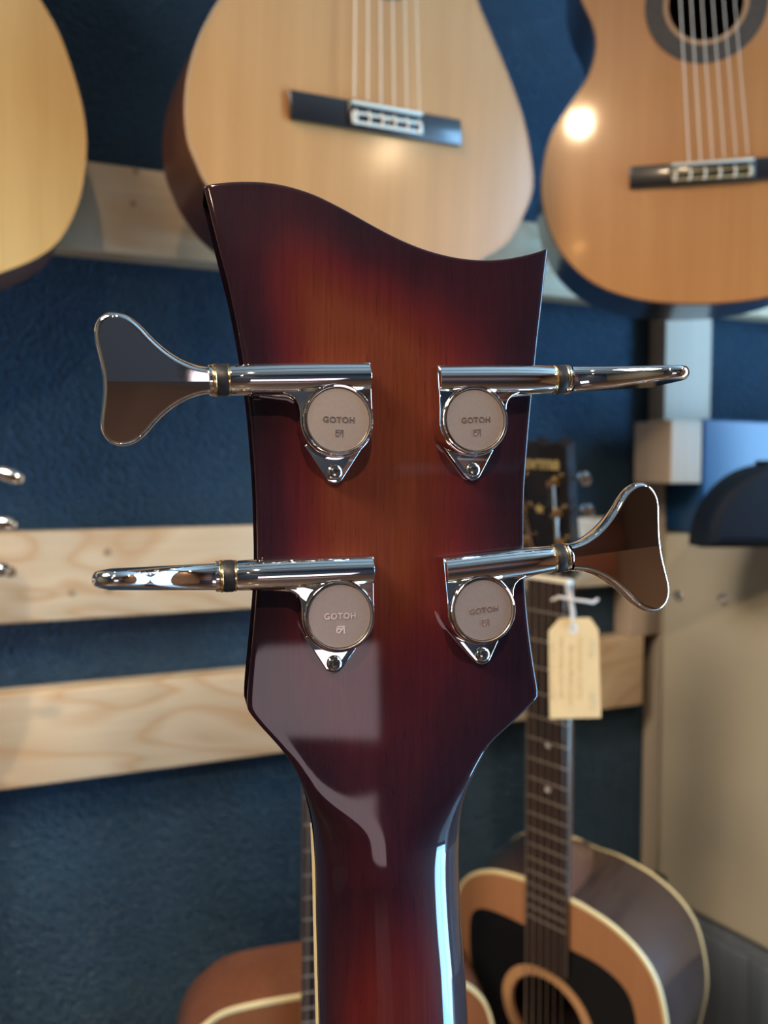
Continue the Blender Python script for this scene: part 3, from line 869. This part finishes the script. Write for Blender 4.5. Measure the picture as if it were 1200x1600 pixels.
# rows: main (0..nh) then transition then neck
qs = []
for i in range(41): qs.append(-1 + 2 * i / 40)
for e in (.97, .985, .993, .997, .999, .9997): qs += [e, -e]
qs = sorted(set(qs)); NQ = len(qs)
rows = []
NH = 70
for t in [0, .0006, .0014, .0026, .006] + [r / NH for r in range(1, NH + 1)]:
     rows.append((292 + (1104 - 292) * t, 388 + (1088 - 388) * t, (1 - t)))
for k in range(1, 41):
    t = k / 40
    e = t * t * (3 - 2 * t)
    rows.append((1104 + (1320 - 1104) * t, 1088 + (1320 - 1088) * (t ** 1.0), 0))
for y in list(range(1332, 1640, 12)) + [1660, 1700, 1760, 1850, 2000, 2200, 2500, 2900, 3300, 3800]:
    rows.append((y, y, 0))
TH = .0150
verts = []; burst = []
for ri, (yl, yr, tk) in enumerate(rows):
    xl = interp(EL2, yl); xr = interp(ER2, yr)
    ym = (yl + yr) / 2
    bl = sstep(1090, 1400, ym)
    p = 60 * (1 - bl) ** 3 + 2.1
    pl_ = hp(xl, yl); pr_ = hp(xr, yr)
    for q in qs:
        s = (q + 1) / 2
        px = xl + (xr - xl) * s
        if tk > 0:
            lin = 292 + (388 - 292) * s
            dy = interp(TOP2, 318 + (856 - 318) * s) - lin
            py = yl + (yr - yl) * s + dy * tk ** 1.5
        else: py = yl + (yr - yl) * s
        h = (1 - abs(q) ** p) ** (1 / p) if abs(q) < 1 else 0
        zz = -TH + (TH + .004 * bl) * h
        # bevel along the top edge
        if ri < 3: zz = min(zz, [-.0010, -.0004, -.0001][ri])
        v = hp(px, py, zz)
        verts.append(Vector((v.x, v.y, zz)))
        # how far in from the edges: the painted burst
        dl = (px - xl) / 150; dr = (xr - px) / 215
        ed = min(dl, dr, 1)
        bx = sstep(.0, 1, ed)
        ty = interp(TOP2, 318 + (856 - 318) * s)
        bt = sstep(5, 200, py - ty)
        bb = 1 - sstep(850, 1120, py)
        cen = 1 - abs(px - (600 if py < 1000 else 615)) / 330
        bu = bx * bt * (.22 + .78 * bb) * (.75 + .25 * cen)
        bu += .07 * sstep(0, .5, ed) * (1 - sstep(1150, 1260, py))
        if py > 1380: bu = .58 * sstep(1340, 1600, py + (px - 600) * .4) * sstep(.0, .45, min((px - xl), (xr - px)) / 150)
        burst.append(min(1, max(0, bu)))
faces = []
NR = len(rows)
for r in range(NR - 1):
    for i in range(NQ - 1):
        faces.append((r * NQ + i, r * NQ + i + 1, (r + 1) * NQ + i + 1, (r + 1) * NQ + i))
# front side: the same grid dropped to the front plane, joined round the border
NV = len(verts)
for k in range(NV):
    v = verts[k]; verts.append(Vector((v.x, v.y, -TH - .0002))); burst.append(0)
faces += [tuple(NV + q for q in f_) for f_ in faces]
ring_ = [i for i in range(NQ)] + [r * NQ + NQ - 1 for r in range(1, NR)] + [(NR - 1) * NQ + i for i in range(NQ - 2, -1, -1)] + [r * NQ for r in range(NR - 2, 0, -1)]
for a, c in zip(ring_, ring_[1:] + ring_[:1]):
    faces.append((a, c, NV + c, NV + a))
me = bpy.data.meshes.new('neck')
me.from_pydata([tuple(v) for v in verts], [], faces); me.update()
at_ = me.attributes.new('burst', 'FLOAT', 'POINT')
at_.data.foreach_set('value', burst)
bm = bmesh.new(); bm.from_mesh(me); bmesh.ops.recalc_face_normals(bm, faces=bm.faces); bm.to_mesh(me); bm.free()
neckB = link('headstock_and_neck', me, M['burst'], rootB, 50)

# fretboard and pale side binding on the neck's front
fbl = []; 
def strip(x_off, z0, z1, w, name, mat, y_from, side):
    m = MB(); pts = []
    ys = [y_from, y_from + 12, y_from + 30, 1360, 1400, 1450, 1520, 1600, 1800, 2200, 2900, 3800]
    v = []; f = []
    for i, y in enumerate(ys):
        e = interp(EL2 if side < 0 else ER2, y)
        c = hp(e, y, -TH)
        k = min(1, .4 + i * .3)
        for dx, zz in ((-.0003 * k, z0), (-.0003 * k, z1), (w, z1), (w, z0)):
            v.append((c.x - side * dx, c.y, zz))
    for i in range(len(ys) - 1):
        for k in range(4):
            l = (k + 1) % 4
            f.append((i * 4 + k, i * 4 + l, (i + 1) * 4 + l, (i + 1) * 4 + k))
    f.append((0, 1, 2, 3)); n_ = (len(ys) - 1) * 4; f.append((n_, n_ + 1, n_ + 2, n_ + 3))
    return m.add(v, f).build(name, mat, rootB, 30)
v = []; f = []
ysf = [1300, 1340, 1400, 1500, 1600, 1800, 2200, 2900, 3800]
for y in ysf:
    a = hp(interp(EL2, y), y, -TH); c = hp(interp(ER2, y), y, -TH)
    v += [(a.x + .0012, a.y, -TH - .0006), (c.x - .0012, a.y, -TH - .0006), (c.x - .0012, a.y, -TH - .0062), (a.x + .0012, a.y, -TH - .0062)]
for i in range(len(ysf) - 1):
    for k in range(4):
        l = (k + 1) % 4
        f.append((i * 4 + k, i * 4 + l, (i + 1) * 4 + l, (i + 1) * 4 + k))
f += [(0, 1, 2, 3), tuple(len(v) - 4 + i for i in range(4))]
MB().add(v, f).build('fretboard', M['board'], rootB, 0)
strip(0, -TH - .0005, -TH - .0064, .0012, 'binding', M['ivory'], 1298, -1)

# body of the bass, below the picture
yb = 0
cB = (hp(interp(EL2, 2900), 2900).x + hp(interp(ER2, 2900), 2900).x) / 2
bh = [(0, 0), (.06, .004), (.11, .025), (.135, .07), (.138, .12), (.122, .17), (.112, .21), (.125, .26), (.135, .31), (.12, .36), (.09, .385), (.05, .36), (.033, .40)]
bo = spline([(cB + x, y + .10) for x, y in bh] + [(cB - x, y + .10) for x, y in bh[:0:-1]], True, 5)
bo = [(x, y - .09) for x, y in bo]
yN = hp(600, 2900).y
MB().prism([(x, y) for x, y in bo], -.034, -.004, bev=.006).build('body', M['mahogany'], rootB)

# ------------------------------------------------------------------ tuning machines
U = D0 / FPX                               # one frame pixel at the headstock, in metres
def sc(L): return [(x * U, y * U) for x, y in L]
def arc(cx, cy, r, a0, a1, n):
    return [(cx + r * cos(radians(a0 + (a1 - a0) * i / n)), cy + r * sin(radians(a0 + (a1 - a0) * i / n))) for i in range(n + 1)]

KEY_HALF = [(0, 21), (14, 23), (30, 28), (48, 37), (66, 50), (83, 66), (98, 83), (113, 96), (130, 103), (146, 102), (159, 93), (166, 78), (167, 62), (164, 42), (161, 22), (159.5, 8)]
def key_mesh(Mx, name, parent):
    half = spline(KEY_HALF, False, 4)
    up = [(x, y) for x, y in half]
    loop = up + [(x, -y) for x, y in up[::-1]]
    ins = offset_loop(loop, -8)
    ins[0] = (0, ins[0][1] if ins[0][1] > 0 else 16); ins[-1] = (0, -ins[0][1])
    def H(x, y): return max(20.5 - .030 * x - .060 * abs(y), 6.0)
    n = len(loop); v = []; f = []; RS = 6
    rings = []
    for k in range(-RS, RS + 1):
        a = pi / 2 * k / RS                      # -90 back .. 0 rim .. 90 front
        ring = []
        for (ox, oy), (ix, iy) in zip(loop, ins):
            t = cos(a)
            x = ix + (ox - ix) * t; y = iy + (oy - iy) * t
            ring.append((x, y, H(ix, iy) * sin(a)))
        rings.append(ring)
    for ring in rings: v += ring
    for r in range(len(rings) - 1):
        for i in range(n - 1):
            f.append((r * n + i, r * n + i + 1, (r + 1) * n + i + 1, (r + 1) * n + i))
    h = len(up)
    bm = bmesh.new()
    for sgn, base in ((1, (len(rings) - 1) * n), (-1, 0)):
        # crease points
        c0 = len(v); v.append((0, 0, sgn * H(0, 0))); v.append((ins[h - 1][0] + .2, 0, sgn * H(ins[h - 1][0], 0)))
        f.append([base + i for i in range(h)] + [c0 + 1, c0])
        f.append([base + i for i in range(h, n)] + [c0, c0 + 1])
    P = [Mx @ (Vector(p) * U) for p in v]
    me = bpy.data.meshes.new(name)
    me.from_pydata([tuple(p) for p in P], [], [tuple(q) for q in f]); me.update()
    bm.from_mesh(me)
    bmesh.ops.recalc_face_normals(bm, faces=bm.faces)
    big = [q for q in bm.faces if len(q.verts) > 10]
    for q in bm.faces: q.smooth = len(q.verts) <= 10
    for q in big:
        for e in q.edges: e.smooth = False
    bmesh.ops.triangulate(bm, faces=big)
    bm.to_mesh(me); bm.free()
    me.materials.append(M['chrome'])
    o = bpy.data.objects.new(name, me); COL.objects.link(o); o.parent = parent
    return o

def tuner(px, py, sx, rot, key_rot, bl=1.0, key_len=1.0, key_size=1.0, label=None):
    """sx=-1: barrel points to the left, +1 to the right"""
    c = hp(px, py)
    dl = 189 * (bl - 1)
    W_ = Matrix.Translation(c) @ Matrix.Rotation(radians(rot), 4, 'Z')
    FL = Matrix.Scale(-1, 4, (1, 0, 0)) if sx > 0 else Matrix.Identity(4)
    WT = W_ @ Matrix.Rotation(radians(-rot if sx < 0 else 0), 4, 'Z')
    WC = W_ @ Matrix.Diagonal((.962, .962, 1, 1))
    m = MB()
    # gearbox: straight inner edge, round around the cap, little shoulder to the barrel
    gb = [(54, 87), (54, 20)] + arc(0, 0, 56, -2, -178, 40) + [(-56, 12), (-57, 22), (-61, 31), (-68, 37), (-80, 41), (-80, 70), (-60, 84)]
    m.prism(sc(gb), 0, 36 * U, M=W_ @ FL, bev=2.5 * U)
    # screw tab
    tb = [(46, -34)] + arc(-3, -77, 15.5, -28, -152, 14) + [(-48, -34)]
    m.prism(sc(tb), 0, 10 * U, M=W_ @ FL, bev=1.8 * U)
    # collar of metal around the cap running into the tab
    m.lathe([(57 * U, 0), (57 * U, 10 * U), (55.5 * U, 20 * U)], 64, W_)
    # barrel
    Bx = W_ @ FL @ Matrix.Translation((-54 * U, 64 * U, 24 * U)) @ Matrix.Rotation(radians(1.0), 4, 'Z') @ Matrix.Translation((54 * U, 0, 0)) @ Matrix.Rotation(pi / 2, 4, 'Y')
    m.lathe([(0, 53 * U), (22 * U, 53 * U), (23 * U, 52 * U), (24 * U, -20 * U), (24 * U, -70 * U), (23 * U, (-120 - dl) * U), (22 * U, (-157 - dl) * U), (21 * U, (-160 - dl) * U), (0, (-160 - dl) * U)], 48, Bx)
    # rounded shoulder under the barrel
    sh = [(-52, 10), (-55, 20), (-60, 30), (-70, 35), (-90, 37), (-112, 40), (-112, 62), (-52, 62)]
    m.prism(sc(sh), 0, 26 * U, M=W_ @ FL, bev=8 * U, bsegs=6)
    tm = m.build('tuning_machine', M['chrome'], rootB, 32)
    if label: tm['label'] = label
    # raised rim and satin cap
    MB().lathe([(55.5 * U, 35 * U), (56.5 * U, 40 * U), (55.5 * U, 44.5 * U), (53.5 * U, 46.5 * U), (51 * U, 46 * U), (49.6 * U, 43 * U), (49.4 * U, 35 * U)], 72, WC, closed=True).build('rim', M['chrome'], tm)
    MB().lathe([(49 * U, 36 * U), (49 * U, 42.4 * U), (48 * U, 43.4 * U), (0, 43.4 * U)], 72, WC).build('cap', M['cap'], tm)
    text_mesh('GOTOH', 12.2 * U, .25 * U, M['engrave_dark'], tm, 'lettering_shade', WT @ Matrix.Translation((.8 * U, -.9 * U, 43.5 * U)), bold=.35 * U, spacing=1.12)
    text_mesh('GOTOH', 12.2 * U, .25 * U, M['engrave'], tm, 'lettering', WT @ Matrix.Translation((.3 * U, -.4 * U, 43.9 * U)), bold=.22 * U, spacing=1.12)
    lg = MB()
    X0, Y0 = 1, -20
    segs = [((-5, 4.5), (6, 4.5)), ((5.2, 4.5), (5.2, -5.5)), ((-5, 4.5), (-5.6, -3.5)), ((-5.6, -3.5), (-2.5, -5)), ((-2.5, -5), (3.8, 2.4)), ((-5, 1.2), (0.5, 1.2))]
    for (a, b2) in segs:
        a = Vector(a); b2 = Vector(b2); d = (b2 - a).normalized(); nn = Vector((-d.y, d.x)) * .75
        a2 = a - d * .6; b3 = b2 + d * .6
        q = [a2 + nn, a2 - nn, b3 - nn, b3 + nn]
        lg.prism([((X0 + p.x) * U, (Y0 + p.y) * U) for p in q], 43.4 * U, 44.1 * U, M=WT)
    lg.build('emblem', M['engrave'], tm, 0)
    # screw
    sm = MB().lathe([(12 * U, 10 * U), (12 * U, 12.5 * U), (10 * U, 15.5 * U), (6.5 * U, 17 * U), (0, 17.6 * U)], 32, W_ @ FL @ Matrix.Translation((-3 * U, -76 * U, 0))).build('screw', M['screw'], tm)
    cr = MB()
    for a in (25, 115):
        cr.box(-5.4 * U, 5.4 * U, -1.7 * U, 1.7 * U, 15 * U, 18.3 * U, 0, W_ @ FL @ Matrix.Translation((-3 * U, -76 * U, 0)) @ Matrix.Rotation(radians(a), 4, 'Z'))
    cr.build('recess_shade_cross', M['recess_shade'], tm, 0)  # dark cross sits proud of the head, painting the recess's shade
    # washers
    def ring(z0, z1, r, mat, nm):
        z0 -= dl; z1 -= dl
        MB().lathe([(0, z0 * U), (r * .96 * U, z0 * U), (r * U, (z0 * .8 + z1 * .2) * U), (r * U, (z1 * .8 + z0 * .2) * U), (r * .96 * U, z1 * U), (0, z1 * U)], 40, Bx).build(nm, mat, tm)
    ring(-163.5, -160, 23, M['brass'], 'washer')
    ring(-179, -163.5, 23.5, M['rubber'], 'black_washer')
    ring(-184, -179, 23.5, M['brass'], 'washer')
    ring(-190, -184, 22.5, M['chrome'], 'washer')
    # key: x outward along the stem
    K = W_ @ FL @ Matrix.Translation(((-189 - dl) * U, 61.6 * U, 24 * U)) @ Matrix.Rotation(pi, 4, 'Z') @ Matrix.Rotation(radians(key_rot), 4, 'X') @ Matrix.Scale(key_size, 4) @ Matrix.Scale(key_len, 4, (1, 0, 0))
    key_mesh(K, 'key', tm)
    return tm
tuner(521, 661, -1, 2.4, -14, .973, 1.02, .90)
tuner(728, 661, 1, 3.6, 86, .91, 1.0, 1.0)
tuner(523, 957, -1, .3, 95, .945, 1.02, .95)
tuner(740, 948, 1, 6.2, 3, .85, 1.0, 1.05)
